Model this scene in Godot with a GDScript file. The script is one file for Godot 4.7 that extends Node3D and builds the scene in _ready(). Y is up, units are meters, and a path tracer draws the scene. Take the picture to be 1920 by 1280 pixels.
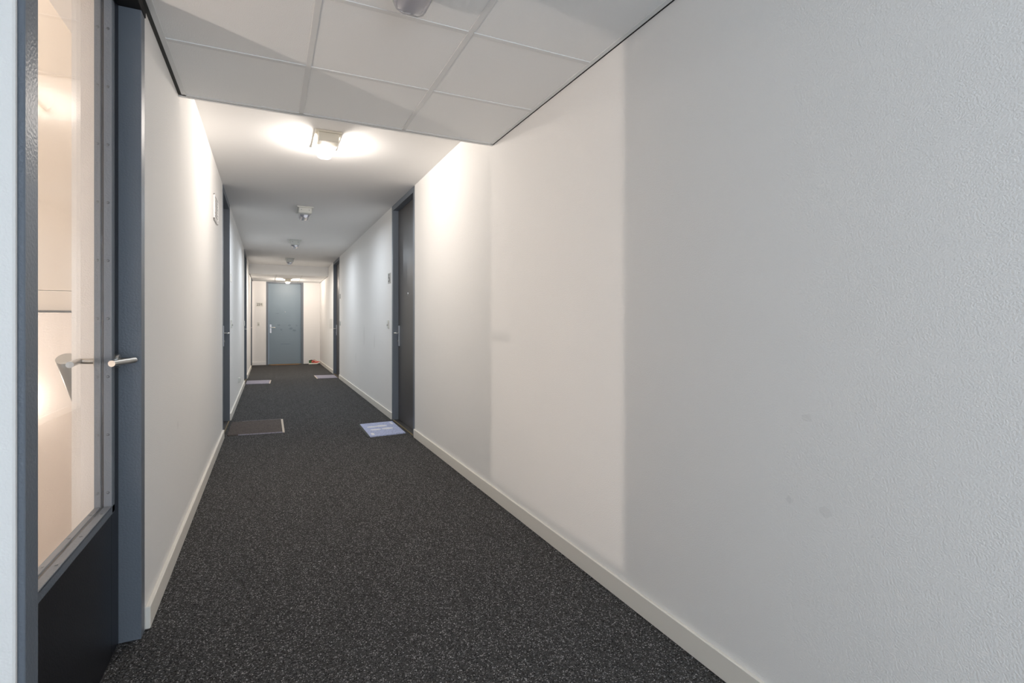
extends Node3D
# A carpeted apartment corridor: white plaster walls, dark grey doors, a lowered tile ceiling at each end.
# Plan coordinates: X across the corridor, Y up, D = distance down the corridor (D = -z). The camera stands at X 0, D 0.

const XR := 1.393          # face of the right wall
const XL := -0.44          # face of the left wall
const XLB := -0.666        # back of the left wall (stairwell side)
const HM := 2.66           # main ceiling
const HS := 2.424          # lowered tile ceiling
const DE := 16.68          # end wall
const SUSP := 3.29         # where the near tile ceiling ends
const SUSP2 := 14.2        # where the far tile ceiling begins
const DBACK := -3.2        # wall behind the camera

var M := {}
var org := Vector3.ZERO
var taken := {}
var rng := RandomNumberGenerator.new()


func _ready():
	# ---------------------------------------------------------------- camera
	var cam := Camera3D.new()
	cam.name = "camera"
	cam.position = Vector3(0, 1.2, 0)
	cam.rotation.y = -0.4381
	cam.near = 0.05
	cam.far = 100.0
	cam.set_frustum(1280.0 / 972.6 * 0.05, Vector2(0, -33.4 / 972.6 * 0.05), 0.05, 100.0)
	add_child(cam)
	cam.current = true
	# ---------------------------------------------------------------- sky, exposure
	var we := WorldEnvironment.new()
	we.name = "environment"
	var env := Environment.new()
	env.background_mode = Environment.BG_COLOR
	env.background_color = Color(0.80, 0.89, 1.0)
	env.background_energy_multiplier = 1.0
	env.ambient_light_source = Environment.AMBIENT_SOURCE_BG
	env.tonemap_mode = Environment.TONE_MAPPER_LINEAR
	env.tonemap_exposure = 1.14
	env.sdfgi_enabled = true
	env.ssao_enabled = true
	env.ssil_enabled = true
	we.environment = env
	add_child(we)
	# ---------------------------------------------------------------- daylight through the glazed wall behind the camera
	var day := AreaLight3D.new()
	day.name = "daylight"
	day.area_size = Vector2(1.7, 2.1)
	day.area_normalize_energy = true
	day.light_color = Color(0.90, 0.95, 1.0)
	day.light_energy = 6.2
	day.area_range = 40.0
	day.shadow_enabled = true
	day.position = P(0.35, 1.2, DBACK + 0.12)
	add_child(day)

	rng.seed = 7
	materials()
	shell()
	suspended_ceilings()
	stairwell()
	glass_door()
	doors()
	lamps()
	fittings()
	mats()
	shoes()


# ==================================================================== helpers
func P(x, y, d) -> Vector3:
	return Vector3(x, y, -d)


func numbered(called: String) -> String:
	if not taken.has(called):
		taken[called] = 0
		return called
	taken[called] += 1
	return "%s_%03d" % [called, taken[called]]


func thing(called, label, category, at := Vector3.ZERO, basis := Basis.IDENTITY, group := "", kind := "") -> Node3D:
	var o := Node3D.new()
	o.name = numbered(called)
	o.position = at
	o.basis = basis
	add_child(o)
	tag(o, label, category, group, kind)
	return o


func tag(o, label, category := "", group := "", kind := ""):
	if label != "":
		o.set_meta("label", label)
	if category != "":
		o.set_meta("category", category)
	if group != "":
		o.set_meta("group", group)
	if kind != "":
		o.set_meta("kind", kind)


func begin() -> SurfaceTool:
	var st := SurfaceTool.new()
	st.begin(Mesh.PRIMITIVE_TRIANGLES)
	return st


func obj(called: String, st: SurfaceTool, mat: Material, parent: Node = self, label := "", at := Vector3.ZERO) -> MeshInstance3D:
	var mi := MeshInstance3D.new()
	mi.name = numbered(called) if parent == self else called
	mi.mesh = st.commit()
	mi.material_override = mat
	mi.position = at
	parent.add_child(mi, true)
	if label != "":
		mi.set_meta("label", label)
	return mi


func struct(called: String, st: SurfaceTool, mat: Material, label := "") -> MeshInstance3D:
	var o := obj(called, st, mat)
	tag(o, label, "", "", "structure")
	return o


# one convex facet, turned to face away from c
func facet(st: SurfaceTool, pts: Array, c: Vector3):
	var n: Vector3 = (pts[1] - pts[0]).cross(pts[2] - pts[0])
	if n.length() < 1e-12:
		return
	n = n.normalized()
	var mid := Vector3.ZERO
	for p in pts:
		mid += p
	mid /= pts.size()
	var q := pts.duplicate()
	if n.dot(mid - c) < 0.0:
		n = -n
	else:
		q.reverse()
	for k in range(1, q.size() - 1):
		for p in [q[0], q[k], q[k + 1]]:
			st.set_normal(n)
			st.set_uv(Vector2(p.x, p.y))
			st.add_vertex(p - org)


# a box between two corners with its edges chamfered by c
func box(st: SurfaceTool, a: Vector3, b: Vector3, c := 0.0):
	var lo := Vector3(minf(a.x, b.x), minf(a.y, b.y), minf(a.z, b.z))
	var hi := Vector3(maxf(a.x, b.x), maxf(a.y, b.y), maxf(a.z, b.z))
	var m := (lo + hi) / 2.0
	var h := (hi - lo) / 2.0
	c = minf(c, minf(h.x, minf(h.y, h.z)) * 0.49)
	for ax in 3:
		var u := (ax + 1) % 3
		var v := (ax + 2) % 3
		for s in [-1.0, 1.0]:
			var pts := []
			for k in [[-1.0, -1.0], [1.0, -1.0], [1.0, 1.0], [-1.0, 1.0]]:
				var p := Vector3.ZERO
				p[ax] = s * h[ax]
				p[u] = k[0] * (h[u] - c)
				p[v] = k[1] * (h[v] - c)
				pts.append(m + p)
			facet(st, pts, m)
			if c > 0.0:
				for t in [-1.0, 1.0]:      # the edge between face (ax, s) and face (u, t)
					var e := []
					for k in [-1.0, 1.0]:
						var p1 := Vector3.ZERO
						p1[ax] = s * h[ax]
						p1[u] = t * (h[u] - c)
						p1[v] = k * (h[v] - c)
						e.append(m + p1)
					for k in [1.0, -1.0]:
						var p2 := Vector3.ZERO
						p2[ax] = s * (h[ax] - c)
						p2[u] = t * h[u]
						p2[v] = k * (h[v] - c)
						e.append(m + p2)
					facet(st, e, m)
	if c > 0.0:
		for i in [-1.0, 1.0]:
			for j in [-1.0, 1.0]:
				for k in [-1.0, 1.0]:
					facet(st, [m + Vector3(i * h.x, j * (h.y - c), k * (h.z - c)), m + Vector3(i * (h.x - c), j * h.y, k * (h.z - c)), m + Vector3(i * (h.x - c), j * (h.y - c), k * h.z)], m)


func bx(st, x0, x1, y0, y1, d0, d1, c := 0.0):
	box(st, P(x0, y0, d0), P(x1, y1, d1), c)


# a smooth skin through rings of points (each ring closed), capped flat at both ends
func skin(st: SurfaceTool, rings: Array, caps := true):
	var n: int = rings[0].size()
	var m: int = rings.size()
	var mids := []
	for r in rings:
		var c := Vector3.ZERO
		for p in r:
			c += p
		mids.append(c / n)
	var nor := []
	for i in m:
		var row := []
		for j in n:
			var along: Vector3 = rings[mini(i + 1, m - 1)][j] - rings[maxi(i - 1, 0)][j]
			var round_: Vector3 = rings[i][(j + 1) % n] - rings[i][(j + n - 1) % n]
			var v := along.cross(round_)
			if v.dot(rings[i][j] - mids[i]) < 0.0:
				v = -v
			row.append(v.normalized() if v.length() > 1e-12 else (rings[i][j] - mids[i]).normalized())
		nor.append(row)
	for i in m - 1:
		for j in n:
			var k := (j + 1) % n
			var q := [[i, j], [i, k], [i + 1, k], [i + 1, j]]
			var a: Vector3 = rings[i][j]
			var fn: Vector3 = (rings[i][k] - a).cross(rings[i + 1][j] - a)
			if fn.dot(nor[i][j] + nor[i + 1][k]) > 0.0:
				q.reverse()
			for t in [[0, 1, 2], [0, 2, 3]]:
				for w in t:
					var at = q[w]
					st.set_normal(nor[at[0]][at[1]])
					st.set_uv(Vector2.ZERO)
					st.add_vertex(rings[at[0]][at[1]] - org)
	if caps:
		facet(st, rings[0], mids[1])
		facet(st, rings[m - 1], mids[m - 2])


func tube(st: SurfaceTool, path: Array, r, sides := 16, flat := 1.0):
	var rings := []
	var side := Vector3.ZERO
	for i in path.size():
		var t: Vector3 = (path[mini(i + 1, path.size() - 1)] - path[maxi(i - 1, 0)]).normalized()
		if i == 0:
			side = t.cross(Vector3.UP if absf(t.y) < 0.9 else Vector3.RIGHT).normalized()
		else:
			side = (side - t * side.dot(t)).normalized()
		var up := t.cross(side)
		var rad: float = r[i] if r is Array else r
		var ring := []
		for k in sides:
			var a := TAU * k / sides
			ring.append(path[i] + side * cos(a) * rad + up * sin(a) * rad * flat)
		rings.append(ring)
	skin(st, rings)


# a path with its corners rounded
func rounded(pts: Array, r: float, steps := 6) -> Array:
	var out := [pts[0]]
	for i in range(1, pts.size() - 1):
		var a: Vector3 = pts[i] + (pts[i - 1] - pts[i]).normalized() * r
		var b: Vector3 = pts[i] + (pts[i + 1] - pts[i]).normalized() * r
		for k in steps + 1:
			var t := float(k) / steps
			out.append(a.lerp(pts[i], t).lerp(pts[i].lerp(b, t), t))
	out.append(pts[pts.size() - 1])
	return out


func lettering(text: String, size: float, mat: Material, parent: Node, at: Vector3, turn := Basis.IDENTITY) -> MeshInstance3D:
	var t := TextMesh.new()
	var f := SystemFont.new()
	f.font_names = PackedStringArray(["Droid Sans"])
	f.font_weight = 700
	t.font = f
	t.text = text
	t.font_size = 64
	t.pixel_size = size / 64.0
	t.depth = 0.002
	var mi := MeshInstance3D.new()
	mi.name = "lettering"
	mi.mesh = t
	mi.material_override = mat
	mi.transform = Transform3D(turn, at)
	parent.add_child(mi, true)
	return mi


# ==================================================================== materials
func srgb(r, g, b, a := 1.0) -> Color:
	return Color(r / 255.0, g / 255.0, b / 255.0, a)


func mat(called: String, c: Color, rough := 0.6, metal := 0.0, spec := 0.5) -> StandardMaterial3D:
	var m := StandardMaterial3D.new()
	m.resource_name = called
	m.albedo_color = c
	m.roughness = rough
	m.metallic = metal
	m.metallic_specular = spec
	M[called] = m
	return m


func relief(m: StandardMaterial3D, tex: Texture2D, per_metre: float, strength: float):
	m.normal_enabled = true
	m.normal_texture = tex
	m.normal_scale = strength
	m.uv1_triplanar = true
	m.uv1_world_triplanar = true
	m.uv1_triplanar_sharpness = 8.0
	m.uv1_scale = Vector3.ONE * per_metre


func noise_normal(freq: float, seed_: int, size: int, bump: float, kind := FastNoiseLite.TYPE_SIMPLEX_SMOOTH, octaves := 3, stretch := Vector2.ONE) -> ImageTexture:
	var n := FastNoiseLite.new()
	n.seed = seed_
	n.noise_type = kind
	n.frequency = freq
	n.fractal_octaves = octaves
	var im := n.get_seamless_image(int(size * stretch.x), int(size * stretch.y), false, false, 0.15, true)
	im.resize(size, size, Image.INTERPOLATE_CUBIC)
	im.convert(Image.FORMAT_L8)
	im.bump_map_to_normal_map(bump)
	im.convert(Image.FORMAT_RGB8)
	return ImageTexture.create_from_image(im)


func carpet_texture(size: int, seed_: int, base: float, spread: float, flecks: int, light: float, tint := Vector3(1.0, 0.99, 0.985)) -> ImageTexture:
	var r := RandomNumberGenerator.new()
	r.seed = seed_
	var v := PackedFloat32Array()
	v.resize(size * size)
	for i in size * size:
		v[i] = base + r.randf_range(-spread, spread)
	for k in flecks:
		var x := r.randf() * size
		var y := r.randf() * size
		var a := r.randf() * TAU
		var len_ := r.randf_range(1.5, 4.5)
		var g := base + (light - base) * pow(r.randf(), 1.8)
		if r.randf() < 0.40:
			g = base * r.randf_range(0.35, 0.8)
		for s in int(len_ * 1.5):
			var px := int(x + cos(a) * s * 0.7 + size) % size
			var py := int(y + sin(a) * s * 0.7 + size) % size
			v[py * size + px] = g
			v[py * size + (px + 1) % size] = lerpf(v[py * size + (px + 1) % size], g, 0.8)
			v[(py + 1) % size * size + px] = lerpf(v[(py + 1) % size * size + px], g, 0.8)
	var bytes := PackedByteArray()
	bytes.resize(size * size * 3)
	for i in size * size:
		var c := clampf(v[i], 0.0, 1.0) * 255.0
		bytes[i * 3] = int(c * tint.x)
		bytes[i * 3 + 1] = int(c * tint.y)
		bytes[i * 3 + 2] = int(c * tint.z)
	return ImageTexture.create_from_image(Image.create_from_data(size, size, false, Image.FORMAT_RGB8, bytes))


func materials():
	var plaster := noise_normal(0.075, 3, 512, 6.0)
	var fine := noise_normal(0.15, 5, 256, 3.0)
	var brush := noise_normal(0.06, 9, 512, 4.0, FastNoiseLite.TYPE_SIMPLEX_SMOOTH, 3, Vector2(1, 1))
	relief(mat("wall_paint", srgb(247, 245, 242), 0.85, 0.0, 0.3), plaster, 4.0, 0.27)
	relief(mat("smooth_paint", srgb(248, 246, 244), 0.8, 0.0, 0.3), fine, 3.0, 0.06)
	relief(mat("stair_plaster", srgb(228, 221, 214), 0.85, 0.0, 0.3), plaster, 4.0, 0.25)
	mat("stair_paint", srgb(232, 225, 216), 0.8, 0.0, 0.3)
	relief(mat("stair_gloss", srgb(234, 226, 219), 0.28), fine, 2.0, 0.1)
	relief(mat("tile", srgb(246, 246, 245), 0.95, 0.0, 0.2), fine, 4.0, 0.2)
	mat("tee", srgb(232, 232, 231), 0.6)
	mat("black_gap", srgb(20, 19, 19), 0.8)
	mat("grey_gap", srgb(66, 66, 64), 0.8)
	mat("skirting", srgb(244, 239, 229), 0.45)
	relief(mat("frame_paint", srgb(112, 119, 128), 0.42), brush, 3.0, 0.25)
	relief(mat("leaf_paint", srgb(78, 75, 74), 0.38), brush, 3.0, 0.12)
	relief(mat("panel_paint", srgb(22, 23, 30), 0.35), brush, 3.0, 0.12)
	relief(mat("pale_leaf", srgb(134, 151, 164), 0.45), brush, 3.0, 0.15)
	mat("steel", srgb(205, 204, 200), 0.28, 1.0)
	mat("aluminium", srgb(214, 216, 222), 0.35, 0.9)
	mat("brass", srgb(176, 156, 112), 0.4, 0.8)
	mat("stone", srgb(58, 54, 52), 0.5)
	mat("plastic", srgb(226, 226, 220), 0.4)
	mat("cream_plastic", srgb(244, 238, 224), 0.45)
	mat("dark", srgb(44, 43, 46), 0.7)
	mat("sign_white", srgb(232, 230, 224), 0.4)
	mat("sign_grey", srgb(172, 170, 166), 0.45)
	mat("rail_grey", srgb(140, 136, 128), 0.35, 0.3)
	mat("screw_steel", srgb(112, 116, 122), 0.4, 0.7)
	mat("ink", srgb(92, 92, 90), 0.6)
	mat("bulb", srgb(240, 238, 232), 0.3)
	var db: StandardMaterial3D = mat("dim_bulb", srgb(240, 238, 232), 0.3)
	db.emission_enabled = true
	db.emission = srgb(240, 244, 255)
	db.emission_energy_multiplier = 0.7
	var g: StandardMaterial3D = mat("glass", Color(1, 1, 1, 0.03), 0.02, 0.0, 0.4)
	g.transparency = BaseMaterial3D.TRANSPARENCY_ALPHA
	var s: StandardMaterial3D = mat("smoked_cover", Color(0.66, 0.66, 0.71, 0.52), 0.12)
	s.transparency = BaseMaterial3D.TRANSPARENCY_ALPHA
	var l: StandardMaterial3D = mat("lit_cover", srgb(255, 250, 242), 0.4)
	l.emission_enabled = true
	l.emission = srgb(255, 244, 228)
	l.emission_energy_multiplier = 2.2
	var c: StandardMaterial3D = mat("carpet", Color.WHITE, 1.0, 0.0, 0.1)
	c.albedo_texture = carpet_texture(1024, 11, 0.30, 0.09, 60000, 0.84)
	relief(c, noise_normal(0.12, 21, 512, 8.0), 0.80, 0.5)
	c.uv1_triplanar_sharpness = 20.0
	var mb: StandardMaterial3D = mat("mat_blue", Color.WHITE, 0.95, 0.0, 0.2)
	mb.albedo_texture = carpet_texture(256, 31, 0.80, 0.05, 1500, 0.84, Vector3(0.96, 1.0, 1.15))
	mb.uv1_triplanar = true
	mb.uv1_world_triplanar = true
	mb.uv1_scale = Vector3.ONE * 2.0
	var mbr: StandardMaterial3D = mat("mat_brown", Color.WHITE, 0.95, 0.0, 0.2)
	mbr.albedo_texture = carpet_texture(256, 33, 0.37, 0.04, 2500, 0.46, Vector3(1.06, 0.98, 0.94))
	mbr.uv1_triplanar = true
	mbr.uv1_world_triplanar = true
	mbr.uv1_scale = Vector3.ONE * 2.0
	var mg: StandardMaterial3D = mat("mat_grey", Color.WHITE, 0.95, 0.0, 0.2)
	mg.albedo_texture = carpet_texture(256, 35, 0.66, 0.05, 1500, 0.74, Vector3(1.0, 0.97, 1.04))
	mg.uv1_triplanar = true
	mg.uv1_world_triplanar = true
	mg.uv1_scale = Vector3.ONE * 2.0
	mat("mat_rim", srgb(70, 72, 70), 0.8)
	mat("pale_rim", srgb(214, 200, 184), 0.8)
	mat("mat_print", srgb(244, 244, 250), 0.9)
	mat("coir", srgb(150, 116, 82), 0.95)
	mat("shoe_coral", srgb(236, 112, 98), 0.75)
	mat("shoe_pink", srgb(232, 176, 166), 0.75)
	mat("shoe_green", srgb(74, 112, 70), 0.7)
	mat("shoe_dark", srgb(66, 44, 36), 0.8)
	mat("shoe_sole", srgb(250, 245, 234), 0.6)
	var sc: StandardMaterial3D = mat("scuff", srgb(140, 134, 122, 0.05), 0.9, 0.0, 0.1)
	sc.transparency = BaseMaterial3D.TRANSPARENCY_ALPHA
	var sm: StandardMaterial3D = mat("smudge", srgb(70, 76, 84, 0.16), 0.7, 0.0, 0.2)
	sm.transparency = BaseMaterial3D.TRANSPARENCY_ALPHA


# ==================================================================== the shell
func shell():
	# floor
	var st := begin()
	bx(st, -1.0, XR + 0.25, -0.12, 0.0, DBACK - 0.1, DE + 0.2)
	struct("floor", st, M.carpet, "charcoal flecked carpet along the whole corridor")
	# right wall
	st = begin()
	for s in [[DBACK, 5.395], [6.505, 11.85], [13.05, DE + 0.2]]:
		bx(st, XR, XR + 0.2, 0, HM + 0.1, s[0], s[1])
	var wr := struct("wall_right", st, M.wall_paint, "long white stippled plaster wall with two dark doors")
	# left wall, 22 cm thick, with the end of it showing beside the glazed door
	st = begin()
	for s in [[2.446, 6.20], [7.28, 11.40], [12.62, 15.45], [16.60, DE + 0.2]]:
		bx(st, XLB, XL, 0, HM + 0.1, s[0], s[1])
	bx(st, XLB, XL, HS + 0.02, HM + 0.1, 15.45, 16.60)
	bx(st, XLB, XL, 2.50, HM + 0.1, 1.335, 2.446)
	var wl := struct("wall_left", st, M.wall_paint, "white plaster wall with a vent grille and dark doors")
	# pier before the glazed door, and the wall that goes on beside the camera
	st = begin()
	bx(st, -0.80, -0.45, 0, HM + 0.1, 1.330, 1.345, 0.004)
	bx(st, -0.80, -0.575, 0, HM + 0.1, 1.345, 1.45)
	bx(st, -0.80, -0.70, 0, HM + 0.1, DBACK, 1.330)
	struct("wall_pier", st, M.wall_paint, "rough white plaster pier before the glazed stairwell door")
	# end wall round its door
	st = begin()
	bx(st, XL - 0.2, -0.075, 0, HM + 0.1, DE, DE + 0.2)
	bx(st, 0.933, XR + 0.2, 0, HM + 0.1, DE, DE + 0.2)
	bx(st, -0.075, 0.933, HS + 0.02, HM + 0.1, DE, DE + 0.2)
	struct("wall_end", st, M.smooth_paint, "white wall closing the corridor round a pale grey door")
	# wall behind the camera with a glazed opening
	st = begin()
	bx(st, -0.9, -0.52, 0, HM + 0.1, DBACK - 0.15, DBACK)
	bx(st, 1.22, XR + 0.2, 0, HM + 0.1, DBACK - 0.15, DBACK)
	bx(st, -0.52, 1.22, 2.3, HM + 0.1, DBACK - 0.15, DBACK)
	bx(st, -0.52, 1.22, 0, 0.08, DBACK - 0.15, DBACK)
	struct("wall_back", st, M.smooth_paint, "white wall with a glazed opening behind the viewer")
	var w := thing("window_1", "tall glazed opening that lets daylight into the corridor", "", P(0.35, 0.08, DBACK), Basis.IDENTITY, "", "structure")
	org = w.position
	st = begin()
	bx(st, -0.52, -0.46, 0.08, 2.3, DBACK - 0.1, DBACK - 0.04, 0.004)
	bx(st, 1.16, 1.22, 0.08, 2.3, DBACK - 0.1, DBACK - 0.04, 0.004)
	bx(st, -0.46, 1.16, 2.24, 2.3, DBACK - 0.1, DBACK - 0.04, 0.004)
	bx(st, -0.46, 1.16, 0.08, 0.14, DBACK - 0.1, DBACK - 0.04, 0.004)
	obj("window_frame", st, M.frame_paint, w)
	st = begin()
	bx(st, -0.46, 1.16, 0.14, 2.24, DBACK - 0.075, DBACK - 0.069)
	obj("pane", st, M.glass, w)
	org = Vector3.ZERO
	# main ceiling
	st = begin()
	bx(st, -0.9, XR + 0.2, HM, HM + 0.15, DBACK - 0.15, DE + 0.2)
	struct("ceiling", st, M.smooth_paint, "smooth white ceiling over the middle of the corridor")
	# skirtings
	for s in [["baseboard_right", XR, [[DBACK, 5.393], [6.507, 11.848], [13.052, DE]]], ["baseboard_left", XL, [[2.448, 6.198], [7.282, 11.398], [12.622, 15.448], [16.602, DE]]]]:
		st = begin()
		for d in s[2]:
			var x1: float = s[1] - 0.014 if s[1] > 0 else s[1] + 0.018
			bx(st, s[1], x1, 0.002, 0.09, d[0], d[1], 0.003)
		struct(s[0], st, M.skirting, "low cream skirting board at the foot of the wall")
	st = begin()
	bx(st, XL + 0.018, -0.077, 0.002, 0.09, DE - 0.014, DE, 0.003)
	bx(st, 0.935, XR - 0.014, 0.002, 0.09, DE - 0.014, DE, 0.003)
	struct("baseboard_end", st, M.smooth_paint, "low white skirting board of the end wall")
	# faint scuffs on the plaster
	for s in [[wr, XR, 0.985, 0.93, 0.018, 0.012], [wr, XR, 0.93, 0.68, 0.02, 0.015], [wr, XR, 1.04, 0.68, 0.012, 0.014], [wr, XR, 7.7, 0.95, 0.05, 0.12], [wr, XR, 8.6, 1.0, 0.08, 0.2], [wr, XR, 9.5, 0.6, 0.06, 0.1], [wl, XL, 3.25, 0.66, 0.02, 0.028]]:
		st = begin()
		var ring := []
		for k in 14:
			var a := TAU * k / 14
			var q := rng.randf_range(0.7, 1.1)
			ring.append(P(s[1] + (-0.0012 if s[1] > 0 else 0.0012), s[3] + sin(a) * s[5] * q, s[2] + cos(a) * s[4] * q))
		facet(st, ring, P(s[1] * 2.0, s[3], s[2]))
		obj("scuff_mark", st, M.scuff, s[0])


# ==================================================================== lowered tile ceilings
func suspended_ceilings():
	tile_ceiling("ceiling", -1.03, SUSP, 2.66, "lowered ceiling of white square tiles in a metal grid overhead", false)
	tile_ceiling("ceiling", SUSP2, DE, 14.80, "lowered tile ceiling before the end door", true)


func tile_ceiling(called, d0, d1, line, label, far):
	var c := thing(called, label, "", P(0.47, HS, (d0 + d1) / 2.0), Basis.IDENTITY, "", "structure")
	org = c.position
	var rows := []
	var k: float = line
	while k - 0.6 > d0 + 0.1:
		k -= 0.6
	while k < d1 - 0.1:
		rows.append(k)
		k += 0.6
	var x0 := XL + 0.016
	var x1 := XR - 0.008
	var cols := [0.1705, 0.7705]
	var e := 0.012
	# perimeter trim
	var st := begin()
	var t := 0.022
	bx(st, x0, x0 + t, HS, HS + 0.02, d0, d1, 0.001)
	bx(st, x1 - t, x1, HS, HS + 0.02, d0, d1, 0.001)
	bx(st, x0, x1, HS, HS + 0.02, d0, d0 + t, 0.001)
	bx(st, x0, x1, HS, HS + 0.02, d1 - t - 0.012, d1 - 0.012, 0.001)
	obj("edge_trim", st, M.tee, c)
	# fascia board up to the main ceiling
	st = begin()
	if far:
		bx(st, XL + 0.001, XR - 0.001, HS - 0.002, HM, d0 - 0.014, d0 - 0.002)
	else:
		bx(st, XL + 0.001, XR - 0.001, HS - 0.001, HM, d1 - 0.007, d1 + 0.010)
	obj("fascia", st, M.smooth_paint, c)
	if not far:
		st = begin()
		bx(st, x0, x1, HS + 0.001, HS + 0.02, d1 - 0.0118, d1 - 0.0072)
		obj("shadow_gap", st, M.black_gap, c)
	# dark shadow gap along the walls
	st = begin()
	bx(st, XL, x0 - 0.001, HS + 0.001, HS + 0.03, d0 + 0.02, d1 - 0.02)
	obj("shadow_gap", st, M.grey_gap, c)
	st = begin()
	bx(st, x1 + 0.0005, XR, HS + 0.001, HS + 0.03, d0 + 0.02, d1 - 0.02)
	obj("shadow_gap", st, M.black_gap, c)
	# tees
	for x in cols:
		st = begin()
		bx(st, x - e, x + e, HS, HS + 0.012, d0 + t, d1 - t, 0.0006)
		obj("tee", st, M.tee, c)
	var xs := [x0 + t, cols[0] - e, cols[0] + e, cols[1] - e, cols[1] + e, x1 - t]
	for d in rows:
		st = begin()
		for i in 3:
			bx(st, xs[i * 2], xs[i * 2 + 1], HS + 0.0004, HS + 0.012, d - e, d + e, 0.0006)
		obj("tee", st, M.tee, c)
	# tiles
	var ds := [d0 + t]
	for d in rows:
		ds.append(d - e)
		ds.append(d + e)
	ds.append(d1 - t - 0.012)
	for j in ds.size() / 2:
		for i in 3:
			st = begin()
			var y := HS + 0.0032 + rng.randf_range(0.0, 0.0015)
			bx(st, xs[i * 2] - 0.004, xs[i * 2 + 1] + 0.004, y, y + 0.016, ds[j * 2] - 0.004, ds[j * 2 + 1] + 0.004, 0.002)
			obj("tile", st, M.tile, c)
	org = Vector3.ZERO


# ==================================================================== stairwell behind the glazed door
func stairwell():
	var st := begin()
	bx(st, -3.2, -0.90, -1.62, -1.5, 0.1, 5.1)
	bx(st, -0.90, XLB, -1.62, -1.5, 1.2, 5.1)
	struct("floor_stairwell", st, M.stone, "dark stone floor of the stairwell")
	st = begin()
	bx(st, -3.3, XLB, 3.6, 3.7, 0.0, 5.2)
	struct("ceiling_stairwell", st, M.stair_paint, "pale ceiling of the stairwell")
	st = begin()
	bx(st, -3.3, -2.72, -1.5, 3.6, 0.1, 5.1)          # outer wall
	bx(st, -2.72, -0.80, -1.5, 3.6, 0.1, 0.25)         # near wall
	bx(st, -0.90, -0.70, -1.5, -0.12, 0.1, 5.1)        # below the corridor floor
	bx(st, -0.80, -0.575, HM + 0.1, 3.6, 0.1, 5.1)     # above the corridor wall
	struct("wall_stairwell", st, M.stair_plaster, "rough warm white stairwell wall")
	st = begin()
	bx(st, -2.72, XLB, 1.42, 3.6, 4.38, 4.9)
	bx(st, -2.72, XLB, -1.5, 1.42, 4.45, 4.9)
	struct("wall_landing", st, M.stair_paint, "beige wall above the stair balustrade, behind the door glass")
	st = begin()
	bx(st, -2.72, -0.69, -1.5, 1.270, 4.18, 4.30, 0.006)
	struct("wall_balustrade", st, M.stair_gloss, "glossy pale balustrade wall of the stairs")
	st = begin()
	bx(st, -2.72, XLB, 1.285, 1.415, 4.34, 4.44, 0.004)
	struct("trim_landing", st, M.stair_paint, "plain beige landing edge above the balustrade")
	# handrail
	var h := thing("handrail", "short grey tubular handrail seen through the door glass", "handrail", P(-0.93, 0.6, 3.4))
	org = h.position
	st = begin()
	tube(st, [P(-0.923, 1.025, 3.30), P(-0.911, 0.839, 3.45), P(-0.898, 0.64, 3.61)], 0.040, 28)
	obj("rail", st, M.rail_grey, h)
	st = begin()
	tube(st, rounded([P(-0.905, 0.76, 3.52), P(-0.90, 0.69, 3.54), P(-0.86, 0.66, 4.18)], 0.04), 0.012, 12)
	obj("bracket", st, M.rail_grey, h)
	org = Vector3.ZERO
	# wall lamp of the stairwell, out of the photograph: its light falls through the door glass
	var l := thing("wall_lamp", "round lit lamp on the stairwell wall", "lamp", P(-2.72, 1.02, 1.143))
	org = l.position
	st = begin()
	tube(st, [P(-2.72, 1.02, 1.143), P(-2.69, 1.02, 1.143)], 0.11, 24)
	obj("base", st, M.plastic, l)
	st = begin()
	tube(st, [P(-2.689, 1.02, 1.143), P(-2.60, 1.02, 1.143), P(-2.57, 1.02, 1.143), P(-2.555, 1.02, 1.143)], [0.095, 0.095, 0.08, 0.04], 24)
	obj("cover", st, M.lit_cover, l)
	org = Vector3.ZERO
	omni("wall_lamp_light", P(-2.60, 1.02, 1.143), 2.5, Color(1.0, 0.94, 0.89), 0.03)
	# step light on the balustrade, hidden behind the door frame
	l = thing("wall_lamp", "small round step light on the glossy balustrade wall", "lamp", P(-1.43, 0.73, 4.18))
	org = l.position
	st = begin()
	tube(st, [P(-1.43, 0.73, 4.18), P(-1.43, 0.73, 4.165)], 0.05, 24)
	obj("base", st, M.plastic, l)
	st = begin()
	tube(st, [P(-1.43, 0.73, 4.164), P(-1.43, 0.73, 4.12), P(-1.43, 0.73, 4.10)], [0.042, 0.042, 0.025], 24)
	obj("cover", st, M.lit_cover, l)
	org = Vector3.ZERO
	omni("wall_lamp_light_001", P(-1.43, 0.73, 4.13), 0.10, Color(1.0, 0.95, 0.90), 0.03)
	# ceiling lamp over the upper flight
	l = thing("ceiling_lamp", "round lit lamp on the stairwell ceiling above the stairs", "lamp", P(-2.2, 3.6, 4.0))
	org = l.position
	st = begin()
	tube(st, [P(-2.2, 3.6, 4.0), P(-2.2, 3.575, 4.0)], 0.14, 28)
	obj("base", st, M.plastic, l)
	st = begin()
	tube(st, [P(-2.2, 3.574, 4.0), P(-2.2, 3.53, 4.0), P(-2.2, 3.50, 4.0), P(-2.2, 3.49, 4.0)], [0.13, 0.13, 0.10, 0.04], 28)
	obj("cover", st, M.lit_cover, l)
	org = Vector3.ZERO
	omni("stairwell_lamp_light", P(-2.2, 3.52, 4.0), 0.75, Color(1.0, 0.95, 0.90), 0.06)


func omni(called, at, energy, color, size):
	var o := OmniLight3D.new()
	o.name = called
	o.position = at
	o.light_energy = energy
	o.light_color = color
	o.light_size = size
	o.omni_range = 30.0
	o.omni_attenuation = 2.0
	o.shadow_enabled = true
	add_child(o)


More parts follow.
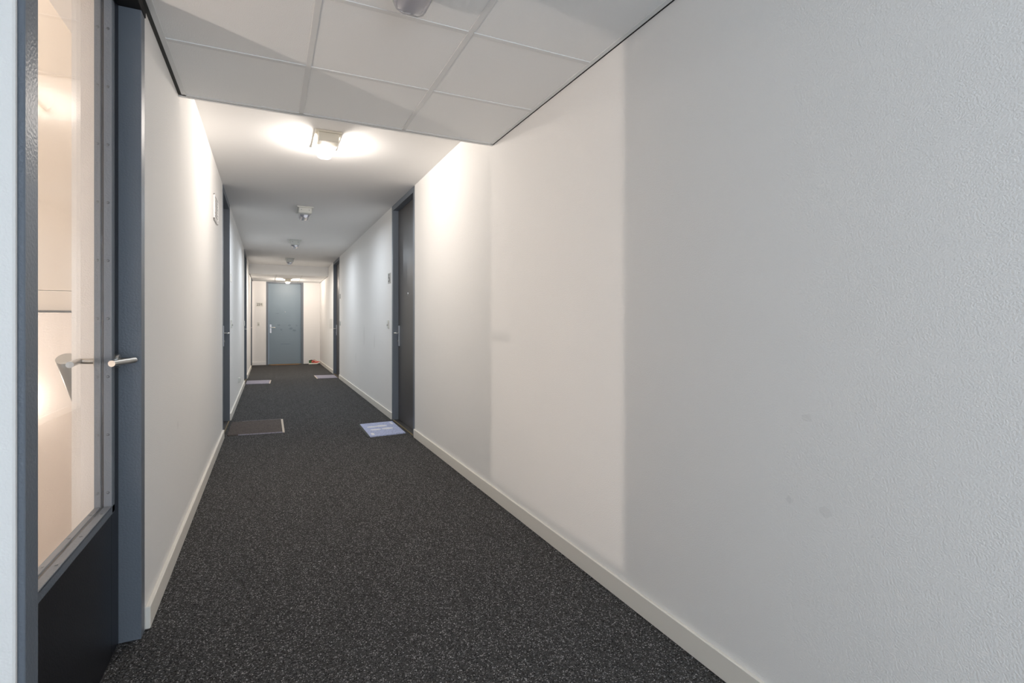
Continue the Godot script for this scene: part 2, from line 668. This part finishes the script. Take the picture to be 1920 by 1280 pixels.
# ==================================================================== glazed door to the stairwell
func glass_door():
	var d := thing("door_1", "dark grey glazed door to the stairwell with steel lever handle", "", P(-0.5, 0, 1.9), Basis.IDENTITY, "", "structure")
	org = d.position
	var st := begin()
	bx(st, -0.57, -0.44, 0, 2.43, 1.347, 1.413, 0.002)
	obj("jamb", st, M.frame_paint, d)
	st = begin()
	bx(st, -0.57, -0.44, 0, 2.43, 2.386, 2.446, 0.002)
	
	obj("jamb", st, M.frame_paint, d)
	st = begin()
	bx(st, -0.57, -0.436, 2.392, 2.50, 1.347, 2.446, 0.002)
	obj("head", st, M.black_gap, d)
	var X0 := -0.555
	var X1 := -0.510
	var g0 := 1.489
	var g1 := 2.285
	var y0 := 0.545
	var y1 := 2.36
	st = begin()
	bx(st, X0, X1, 0.006, 2.388, 1.418, g0, 0.002)
	obj("stile", st, M.panel_paint, d)
	st = begin()
	bx(st, X0, X1, 0.006, 2.388, g1, 2.382, 0.002)
	var stile := obj("stile", st, M.panel_paint, d)
	st = begin()
	bx(st, X0, X1, 0.006, y0, g0, g1)
	obj("panel", st, M.panel_paint, d)
	st = begin()
	bx(st, X0, X1, y1, 2.388, g0, g1)
	obj("rail", st, M.panel_paint, d)
	st = begin()
	bx(st, -0.538, -0.532, y0 + 0.004, y1 - 0.004, g0 + 0.004, g1 - 0.004)
	obj("pane", st, M.glass, d)
	# glazing beads on both faces, with their screws
	for s in [[-0.531, -0.5065, X1], [-0.5585, -0.539, X0]]:
		var xa: float = s[0]
		var xb: float = s[1]
		var corridor: bool = xb > -0.51
		st = begin()
		bx(st, xa, xb, y0, y1, g1 - 0.006, g1, 0.0015)
		if corridor:
			bx(st, X1, xb, y0 - 0.022, y1, g1 - 0.002, g1 + 0.028, 0.001)
		var b := obj("glazing_bead", st, M.frame_paint, d)
		var y := 0.60
		while y < 2.34:
			screw(P((xa + xb) / 2.0, y, g1 - 0.006), Vector3(0, 0, 1), b)
			y += 0.206
		st = begin()
		bx(st, xa, xb, y0, y1, g0, g0 + 0.006, 0.0015)
		if corridor:
			bx(st, X1, xb, y0 - 0.022, y1, g0 - 0.028, g0 + 0.002, 0.001)
		obj("glazing_bead", st, M.frame_paint, d)
		st = begin()
		bx(st, xa, xb, y0, y0 + 0.006, g0 + 0.006, g1 - 0.006, 0.0015)
		if corridor:
			bx(st, X1, xb, y0 - 0.024, y0 + 0.004, g0 - 0.028, g1 + 0.028, 0.001)
		b = obj("glazing_bead", st, M.frame_paint, d)
		for k in 4:
			screw(P((xa + xb) / 2.0, y0 + 0.006, g1 - 0.09 - 0.206 * k), Vector3.UP, b)
		st = begin()
		bx(st, xa, xb, y1 - 0.006, y1, g0 + 0.006, g1 - 0.006, 0.0015)
		obj("glazing_bead", st, M.frame_paint, d)
	# lever handles, one on each face
	for s in [[1.0, X1], [-1.0, X0]]:
		var x: float = s[1]
		var q: float = s[0]
		st = begin()
		tube(st, [P(x, 1.064, 2.335), P(x + q * 0.011, 1.064, 2.335), P(x + q * 0.014, 1.064, 2.335)], [0.026, 0.026, 0.023], 28)
		obj("rosette", st, M.steel, d)
		st = begin()
		tube(st, rounded([P(x + q * 0.008, 1.064, 2.335), P(x + q * 0.062, 1.066, 2.335), P(x + q * 0.033, 1.066, 2.14)], 0.02, 8), 0.0105, 24)
		obj("handle", st, M.steel, d)
	org = Vector3.ZERO


func screw(at: Vector3, n: Vector3, parent: Node):
	var st := begin()
	tube(st, [at - n * 0.001, at + n * 0.0008, at + n * 0.0014], [0.0048, 0.0048, 0.003], 12)
	obj("screw", st, M.screw_steel, parent)


# ==================================================================== flat doors
const TO_CAMERA := Basis(Vector3(1, 0, 0), Vector3(0, 1, 0), Vector3(0, 0, 1))


func side(right: bool) -> Basis:
	return Basis(Vector3(0, 0, 1), Vector3.UP, Vector3(-1, 0, 0)) if right else Basis(Vector3(0, 0, -1), Vector3.UP, Vector3(1, 0, 0))


# a door in its own frame: x along the wall, y up, z out of the wall
func flat_door(called, label, at, basis, w, h, handle_first, leaf_mat, inner := 0.06):
	var d := thing(called, label, "", at, basis, "", "structure")
	org = Vector3.ZERO
	var f: float = inner
	var r := 0.066
	var st := begin()
	box(st, Vector3(0, 0, -0.13), Vector3(f, h, 0.003), 0.002)
	obj("jamb", st, M.frame_paint, d)
	st = begin()
	box(st, Vector3(w - f, 0, -0.13), Vector3(w, h, 0.003), 0.002)
	obj("jamb", st, M.frame_paint, d)
	st = begin()
	box(st, Vector3(f, h - f, -0.13), Vector3(w - f, h, 0.003), 0.002)
	obj("head", st, M.frame_paint, d)
	st = begin()
	box(st, Vector3(f + 0.002, 0.012, -r - 0.045), Vector3(w - f - 0.002, h - f - 0.002, -r), 0.002)
	var leaf := obj("leaf", st, leaf_mat, d)
	st = begin()
	box(st, Vector3(f, 0, -0.13), Vector3(w - f, 0.010, -0.004), 0.002)
	var th := obj("threshold", st, M.stone, d)
	st = begin()
	box(st, Vector3(f, 0.0, -0.008), Vector3(w - f, 0.0125, -0.001), 0.001)
	obj("threshold_strip", st, M.brass, th)
	# handle on its plate
	var x: float = f + 0.055 if handle_first else w - f - 0.055
	var q := 1.0 if handle_first else -1.0
	st = begin()
	box(st, Vector3(x - 0.024, 0.925, -r), Vector3(x + 0.024, 1.175, -r + 0.013), 0.005)
	var pl := obj("handle_plate", st, M.aluminium, d)
	st = begin()
	tube(st, rounded([Vector3(x, 1.085, -r + 0.012), Vector3(x, 1.085, -r + 0.064), Vector3(x + q * 0.125, 1.085, -r + 0.060)], 0.016), 0.0095, 16)
	obj("handle", st, M.steel, pl)
	st = begin()
	tube(st, [Vector3(x, 0.985, -r + 0.012), Vector3(x, 0.985, -r + 0.020)], 0.012, 16)
	obj("lock_cylinder", st, M.steel, pl)
	# peephole
	st = begin()
	var m: float = w / 2.0
	tube(st, [Vector3(m, 1.545, -r), Vector3(m, 1.545, -r + 0.004), Vector3(m, 1.545, -r + 0.006)], [0.015, 0.015, 0.010], 20)
	obj("peephole", st, M.aluminium, d)
	st = begin()
	tube(st, [Vector3(m, 1.545, -r + 0.006), Vector3(m, 1.545, -r + 0.0065)], 0.006, 12)
	obj("lens", st, M.black_gap, d.get_node("peephole"))
	return d


func doors():
	flat_door("door_2", "dark grey flat door in the right wall nearest the viewer, beside the lilac mat", P(XR, 0, 6.505), side(true), 1.11, HM, true, M.leaf_paint)
	flat_door("door_3", "dark grey recessed door in the left wall beside the brown mat", P(XL, 0, 6.20), side(false), 1.08, HM, false, M.leaf_paint)
	flat_door("door_4", "dark grey door farther along the right wall beside a pale grey mat", P(XR, 0, 13.05), side(true), 1.20, HM, true, M.leaf_paint)
	flat_door("door_5", "dark grey door farther along the left wall beside a grey mat", P(XL, 0, 11.40), side(false), 1.22, HM, false, M.leaf_paint)
	flat_door("door_6", "dark framed door in the left wall next to the corridor end", P(XL, 0, 15.45), side(false), 1.15, HS + 0.02, false, M.leaf_paint)
	var e = flat_door("door_7", "scuffed pale blue-grey door closing the end of the corridor", P(-0.075, 0, DE), TO_CAMERA, 1.008, HS + 0.02, true, M.pale_leaf, 0.062)
	for s in [[0.34, 1.16, 0.05, 0.02], [0.40, 1.02, 0.03, 0.03], [0.62, 1.15, 0.04, 0.03], [0.66, 1.06, 0.06, 0.04], [0.76, 1.0, 0.05, 0.03], [0.3, 1.5, 0.07, 0.012], [0.82, 1.14, 0.03, 0.02], [0.5, 0.6, 0.2, 0.012]]:
		var st := begin()
		var ring := []
		for k in 12:
			var a := TAU * k / 12
			var q := rng.randf_range(0.6, 1.1)
			ring.append(Vector3(s[0] + cos(a) * s[2] * q, s[1] + sin(a) * s[3] * q, -0.0648))
		facet(st, ring, Vector3(s[0], s[1], -1))
		obj("smudge", st, M.smudge, e)


# ==================================================================== lamps
# bulkhead lamp: back plate, housing at the near end, cover with bulb behind it
func ceiling_lamp(label, at: Vector3, lit: bool, dim_bulb := false):
	var l := thing("ceiling_lamp", label, "lamp", at)
	org = Vector3.ZERO
	var st := begin()
	box(st, Vector3(-0.096, -0.014, 0.0), Vector3(0.096, 0.0, -0.44), 0.003)
	obj("back_plate", st, M.cream_plastic if lit else M.plastic, l)
	st = begin()
	box(st, Vector3(-0.076, -0.082, -0.012), Vector3(0.076, -0.012, -0.125), 0.006)
	var h := obj("housing", st, M.cream_plastic if lit else M.plastic, l)
	if not lit:
		for x in [-0.045, 0.045]:
			st = begin()
			tube(st, [Vector3(x, -0.042, -0.012), Vector3(x, -0.042, -0.0095)], 0.006, 12)
			obj("screw", st, M.sign_grey, h)
	# cover: flattened trapezoid section, rounded over the far end
	st = begin()
	var rings := []
	for k in 9:
		var t := float(k) / 8.0
		var z := -0.126 - 0.29 * (1.0 - pow(1.0 - t, 1.6))
		var s := sqrt(maxf(0.0, 1.0 - pow(t, 7.0)))
		s = maxf(s, 0.35)
		var w := 0.066 * (0.72 + 0.28 * s)
		var dep := 0.105 * s
		var ring := []
		for p in [[-1.0, 0.0], [-1.0, 0.25], [-0.93, 0.62], [-0.74, 0.9], [-0.4, 1.0], [0.0, 1.0], [0.4, 1.0], [0.74, 0.9], [0.93, 0.62], [1.0, 0.25], [1.0, 0.0]]:
			ring.append(Vector3(p[0] * w, -0.013 - p[1] * dep, z))
		rings.append(ring)
	skin(st, rings)
	obj("cover", st, M.lit_cover if lit else M.smoked_cover, l)
	if not lit:
		st = begin()
		tube(st, [Vector3(0.022, -0.062, -0.15), Vector3(0.022, -0.062, -0.33), Vector3(0.022, -0.062, -0.345)], [0.022, 0.022, 0.010], 16)
		obj("bulb", st, M.dim_bulb if dim_bulb else M.bulb, l)
		st = begin()
		box(st, Vector3(-0.042, -0.072, -0.13), Vector3(-0.012, -0.014, -0.34), 0.004)
		obj("ballast", st, M.dark, l)
	return l


# the low light that a dimmed lamp throws down into the corridor
func dim(x, d, energy := 1.45, color := Color(0.92, 0.96, 1.0)):
	var o := AreaLight3D.new()
	o.name = numbered("dim_lamp_light")
	o.position = P(x, HM - 0.124, d + 0.25)
	o.rotation.x = -PI / 2.0
	o.area_size = Vector2(0.11, 0.24)
	o.area_normalize_energy = true
	o.light_energy = energy
	o.light_color = color
	o.area_range = 30.0
	o.shadow_enabled = true
	add_child(o)


func lamps():
	ceiling_lamp("lit bulkhead lamp on the smooth ceiling just past the tiles", P(0.41, HM, 4.13), true)
	omni("ceiling_lamp_light", P(0.41, HM - 0.050, 4.40), 0.90, Color(1.0, 0.965, 0.93), 0.05)
	ceiling_lamp("dim bulkhead lamp, first one beyond the bright lamp", P(0.41, HM, 6.93), false, true)
	dim(0.41, 6.93)
	ceiling_lamp("dim bulkhead lamp, second one beyond the bright lamp", P(0.415, HM, 9.73), false, true)
	dim(0.415, 9.73)
	ceiling_lamp("dim bulkhead lamp, last one before the far tile ceiling", P(0.42, HM, 12.53), false, true)
	dim(0.42, 12.53, 2.6, Color(1.0, 0.98, 0.95))
	ceiling_lamp("unlit bulkhead lamp on the tile ceiling overhead, cut off by the photo edge", P(0.462, HS, 1.47), false)
	ceiling_lamp("small lit lamp on the far tile ceiling before the end door", P(0.47, HS, 15.35), true)
	omni("ceiling_lamp_light_001", P(0.47, HS - 0.06, 15.62), 0.85, Color(1.0, 0.945, 0.89), 0.05)


# ==================================================================== small fittings
func number_sign(label, at, basis, w, h, text, size, m):
	var s := thing("number_sign", label, "sign", at, basis)
	org = Vector3.ZERO
	var st := begin()
	box(st, Vector3(-w / 2.0, -h / 2.0, 0), Vector3(w / 2.0, h / 2.0, 0.006), 0.002)
	obj("plate", st, m, s)
	if text != "":
		lettering(text, size, M.ink, s, Vector3(0, 0, 0.0065))


func doorbell(label, at, basis):
	var s := thing("doorbell", label, "doorbell", at, basis)
	org = Vector3.ZERO
	var st := begin()
	box(st, Vector3(-0.028, -0.05, 0), Vector3(0.028, 0.05, 0.016), 0.005)
	obj("base", st, M.plastic, s)
	st = begin()
	tube(st, [Vector3(0, -0.012, 0.016), Vector3(0, -0.012, 0.021), Vector3(0, -0.012, 0.023)], [0.014, 0.014, 0.010], 20)
	obj("button", st, M.sign_grey, s)


func fittings():
	number_sign("white number sign left of the pale end door", P(-0.245, 1.752, DE), TO_CAMERA, 0.19, 0.115, "231", 0.092, M.sign_white)
	number_sign("grey number sign beside the nearest door in the right wall", P(XR, 1.78, 6.66), side(true), 0.14, 0.13, "5", 0.14, M.sign_grey)
	number_sign("small pale number sign past the first flat door in the left wall", P(XL, 1.78, 7.48), side(false), 0.14, 0.10, "", 0.1, M.sign_white)
	number_sign("grey number sign before the farther door in the right wall", P(XR, 1.79, 11.72), side(true), 0.14, 0.10, "", 0.1, M.sign_grey)
	doorbell("white doorbell left of the pale end door", P(-0.27, 1.194, DE), TO_CAMERA)
	doorbell("white doorbell on the right wall past its nearest door", P(XR, 1.195, 6.71), side(true))
	doorbell("white doorbell past the first flat door in the left wall", P(XL, 1.197, 7.50), side(false))
	doorbell("white doorbell before the farther door in the right wall", P(XR, 1.21, 11.68), side(true))
	doorbell("white doorbell before the farther door in the left wall", P(XL, 1.205, 11.25), side(false))
	# notice beyond the farther right-hand door
	number_sign("blank white notice board on the right wall near the corridor end", P(XR, 1.20, 13.55), side(true), 0.62, 0.24, "", 0.1, M.sign_white)
	# socket low on the left wall
	var s := thing("wall_socket", "small white socket low on the left wall between doors", "socket", P(XL, 0.31, 9.25), side(false))
	org = Vector3.ZERO
	var st := begin()
	box(st, Vector3(-0.04, -0.04, 0), Vector3(0.04, 0.04, 0.03), 0.006)
	obj("plate", st, M.plastic, s)
	st = begin()
	tube(st, [Vector3(0, 0, 0.03), Vector3(0, 0, 0.031)], 0.02, 20)
	obj("outlet", st, M.sign_grey, s)
	# vent grille high on the left wall
	var v := thing("vent_grille", "white louvred vent grille high on the left wall", "vent", P(XL, 2.225, 5.36), side(false))
	var w := 0.17
	var h := 0.112
	st = begin()
	box(st, Vector3(-w, h - 0.014, 0), Vector3(w, h, 0.014), 0.003)
	box(st, Vector3(-w, -h, 0), Vector3(w, -h + 0.014, 0.014), 0.003)
	box(st, Vector3(-w, -h, 0), Vector3(-w + 0.016, h, 0.014), 0.003)
	box(st, Vector3(w - 0.016, -h, 0), Vector3(w, h, 0.014), 0.003)
	obj("grille_frame", st, M.smooth_paint, v)
	st = begin()
	box(st, Vector3(-w + 0.01, -h + 0.01, 0.0005), Vector3(w - 0.01, h - 0.01, 0.002))
	obj("backing", st, M.ink, v)
	for k in 7:
		st = begin()
		var y := -h + 0.022 + k * 0.0268
		box(st, Vector3(-w + 0.014, y, 0.001), Vector3(w - 0.014, y + 0.0125, 0.012), 0.002)
		obj("slat", st, M.smooth_paint, v)


# ==================================================================== doormats
func quad_slab(st, pts: Array, y0: float, y1: float):
	var lo := []
	var hi := []
	var c := Vector3.ZERO
	for p in pts:
		lo.append(P(p[0], y0, p[1]))
		hi.append(P(p[0], y1, p[1]))
		c += (lo[-1] + hi[-1]) / 2.0
	c /= pts.size()
	facet(st, hi, c)
	facet(st, lo, c)
	for k in pts.size():
		var j := (k + 1) % pts.size()
		facet(st, [lo[k], lo[j], hi[j], hi[k]], c)


func doormat(label, pts: Array, top: Material, rim: Material, rim_edges: Array):
	var c := Vector2.ZERO
	for p in pts:
		c += Vector2(p[0], p[1]) / pts.size()
	var m := thing("doormat", label, "doormat", P(c.x, 0, c.y))
	org = m.position
	var st := begin()
	quad_slab(st, pts, 0.0005, 0.011)
	obj("pile", st, top, m)
	for e in rim_edges:
		var a := Vector2(pts[e][0], pts[e][1])
		var b := Vector2(pts[(e + 1) % pts.size()][0], pts[(e + 1) % pts.size()][1])
		var n := (b - a).orthogonal().normalized()
		if n.dot(c - a) > 0:
			n = -n
		st = begin()
		quad_slab(st, [[a.x, a.y], [b.x, b.y], [b.x + n.x * 0.022, b.y + n.y * 0.022], [a.x + n.x * 0.022, a.y + n.y * 0.022]], 0.0005, 0.008)
		obj("rim", st, rim, m)
	org = Vector3.ZERO
	return m


# an ellipse lying flat
func spot(st, x, d, rx, rd, y0, y1, turn := 0.0):
	var pts := []
	for k in 16:
		var a := TAU * k / 16
		var p := Vector2(cos(a) * rx, sin(a) * rd).rotated(turn)
		pts.append([x + p.x, d + p.y])
	quad_slab(st, pts, y0, y1)


func mats():
	var m = doormat("lilac-blue doormat with white shoe-sole prints by the right-hand door", [[0.975, 6.33], [1.362, 6.365], [1.352, 5.63], [0.966, 5.59]], M.mat_blue, M.mat_rim, [3])
	org = m.position
	for r in [6.10, 5.93]:
		var st := begin()
		spot(st, 1.075 + (6.10 - r) * 0.06, r - 0.005, 0.060, 0.034, 0.0105, 0.0125)
		spot(st, 1.185 + (6.10 - r) * 0.2, r + 0.012, 0.066, 0.046, 0.0105, 0.0125, 0.12)
		obj("sole_print", st, M.mat_print, m)
	for q in [[1.325, 6.24, 0.012, 0.07], [1.012, 5.70, 0.016, 0.05]]:
		var st := begin()
		quad_slab(st, [[q[0] - q[2], q[1] - q[3]], [q[0] + q[2], q[1] - q[3]], [q[0] + q[2], q[1] + q[3]], [q[0] - q[2], q[1] + q[3]]], 0.0105, 0.0125)
		obj("corner_print", st, M.mat_print, m)
	org = Vector3.ZERO
	doormat("dark brown doormat with a pale edge strip by the nearest left-hand flat door", [[-0.405, 7.12], [0.135, 7.10], [0.135, 6.245], [-0.405, 6.30]], M.mat_brown, M.pale_rim, [1])
	var brown := get_node("doormat_001")
	org = brown.position
	for e in [[[-0.30, 7.116], [0.135, 7.10], 0.007], [[-0.30, 6.289], [0.135, 6.245], -0.007]]:
		var st := begin()
		quad_slab(st, [e[0], e[1], [e[1][0], e[1][1] + e[2]], [e[0][0], e[0][1] + e[2]]], 0.0005, 0.0115)
		obj("piping", st, M.mat_grey, brown)
	org = Vector3.ZERO
	doormat("pale grey doormat by the farther door in the right wall", [[0.96, 12.76], [1.372, 12.70], [1.372, 12.0], [0.965, 12.02]], M.mat_grey, M.pale_rim, [3])
	doormat("pale grey doormat by the farther door in the left wall", [[-0.415, 12.15], [0.02, 12.10], [0.0, 11.44], [-0.415, 11.5]], M.mat_grey, M.pale_rim, [1])
	doormat("narrow tan coir doormat under the pale end door", [[0.05, DE - 0.03], [0.79, DE - 0.03], [0.79, DE - 0.30], [0.05, DE - 0.30]], M.coir, M.shoe_dark, [2])


# ==================================================================== trainers by the end wall
# one trainer pointing along +x, heel at the origin
func trainer(label, at: Vector3, turn: float, upper: Material, heel: Material) -> Node3D:
	var t := thing("trainer", label, "shoe", at, Basis(Vector3.UP, turn).scaled_local(Vector3(1.0, 1.32, 1.0)), "pair of trainers by the end wall")
	org = Vector3.ZERO
	# outline half-widths along the length
	var sole := begin()
	var rings := []
	for k in 13:
		var u := k / 12.0
		var x := 0.285 * u
		var w := 0.001 + 0.044 * pow(sin(PI * clampf(u * 0.94 + 0.03, 0.0, 1.0)), 0.45) * (0.80 + 0.25 * u)
		var lift := 0.022 * pow(maxf(0.0, (u - 0.72) / 0.28), 2.0)
		var top := 0.036 - 0.008 * u + lift
		var ring := []
		for p in [[-1.0, 1.0], [-1.05, 0.5], [-0.92, 0.0], [0.92, 0.0], [1.05, 0.5], [1.0, 1.0]]:
			ring.append(Vector3(x, lerpf(lift, top, p[1]), p[0] * w))
		rings.append(ring)
	skin(sole, rings)
	obj("sole", sole, M.shoe_sole, t)
	var parts := {"heel": [0, 3], "quarter": [3, 7], "toe_box": [7, 12]}
	for name_ in parts:
		var st := begin()
		rings = []
		for k in range(parts[name_][0], parts[name_][1] + 1):
			var u := k / 12.0
			var x := 0.006 + 0.27 * u
			var w := 0.001 + 0.040 * pow(sin(PI * clampf(u * 0.94 + 0.03, 0.0, 1.0)), 0.45) * (0.80 + 0.25 * u)
			var h := 0.0
			if u < 0.5:
				h = lerpf(0.098, 0.082, u / 0.25) if u < 0.25 else lerpf(0.082, 0.100, (u - 0.25) / 0.25)
			else:
				h = lerpf(0.100, 0.046, pow((u - 0.5) / 0.5, 0.8))
			var lift := 0.020 * pow(maxf(0.0, (u - 0.72) / 0.28), 2.0)
			var ring := []
			for j in 9:
				var a := PI * j / 8.0
				ring.append(Vector3(x, 0.026 + lift + (h - 0.026) * pow(sin(a), 0.7), -cos(a) * w * (1.0 - 0.3 * sin(a))))
			rings.append(ring)
		skin(st, rings)
		obj(name_, st, heel if name_ == "heel" else upper, t)
	var st := begin()
	rings = []
	for k in 7:
		var u := k / 6.0
		var ring := []
		for j in 10:
			var a := TAU * j / 10.0
			ring.append(Vector3(0.022 + 0.105 * u, lerpf(0.096, 0.098, u) + sin(a) * 0.006 - 0.012 * sin(PI * u), cos(a) * (0.006 + 0.018 * sin(PI * u))))
		rings.append(ring)
	skin(st, rings)
	obj("opening", st, M.shoe_dark, t)
	for k in 4:
		st = begin()
		var x := 0.150 + k * 0.018
		var y := 0.098 - k * 0.0075
		tube(st, [Vector3(x, y - 0.012, -0.026), Vector3(x, y + 0.001, -0.012), Vector3(x, y + 0.003, 0.0), Vector3(x, y + 0.001, 0.012), Vector3(x, y - 0.012, 0.026)], 0.004, 8)
		obj("lace", st, M.shoe_sole, t)
	for z in [-1.0, 1.0]:
		st = begin()
		tube(st, [Vector3(0.085, 0.036, z * 0.039), Vector3(0.12, 0.062, z * 0.037), Vector3(0.155, 0.082, z * 0.028)], 0.006, 8)
		obj("stripe", st, M.shoe_dark, t)
	return t


func shoes():
	trainer("coral red trainer with white sole and green heel, toe to the skirting", P(1.055, 0.0, 16.30), 0.10, M.shoe_coral, M.shoe_green)
	trainer("pale pink trainer behind the coral one in the corner", P(1.105, 0.0, 16.46), 0.02, M.shoe_pink, M.shoe_green)
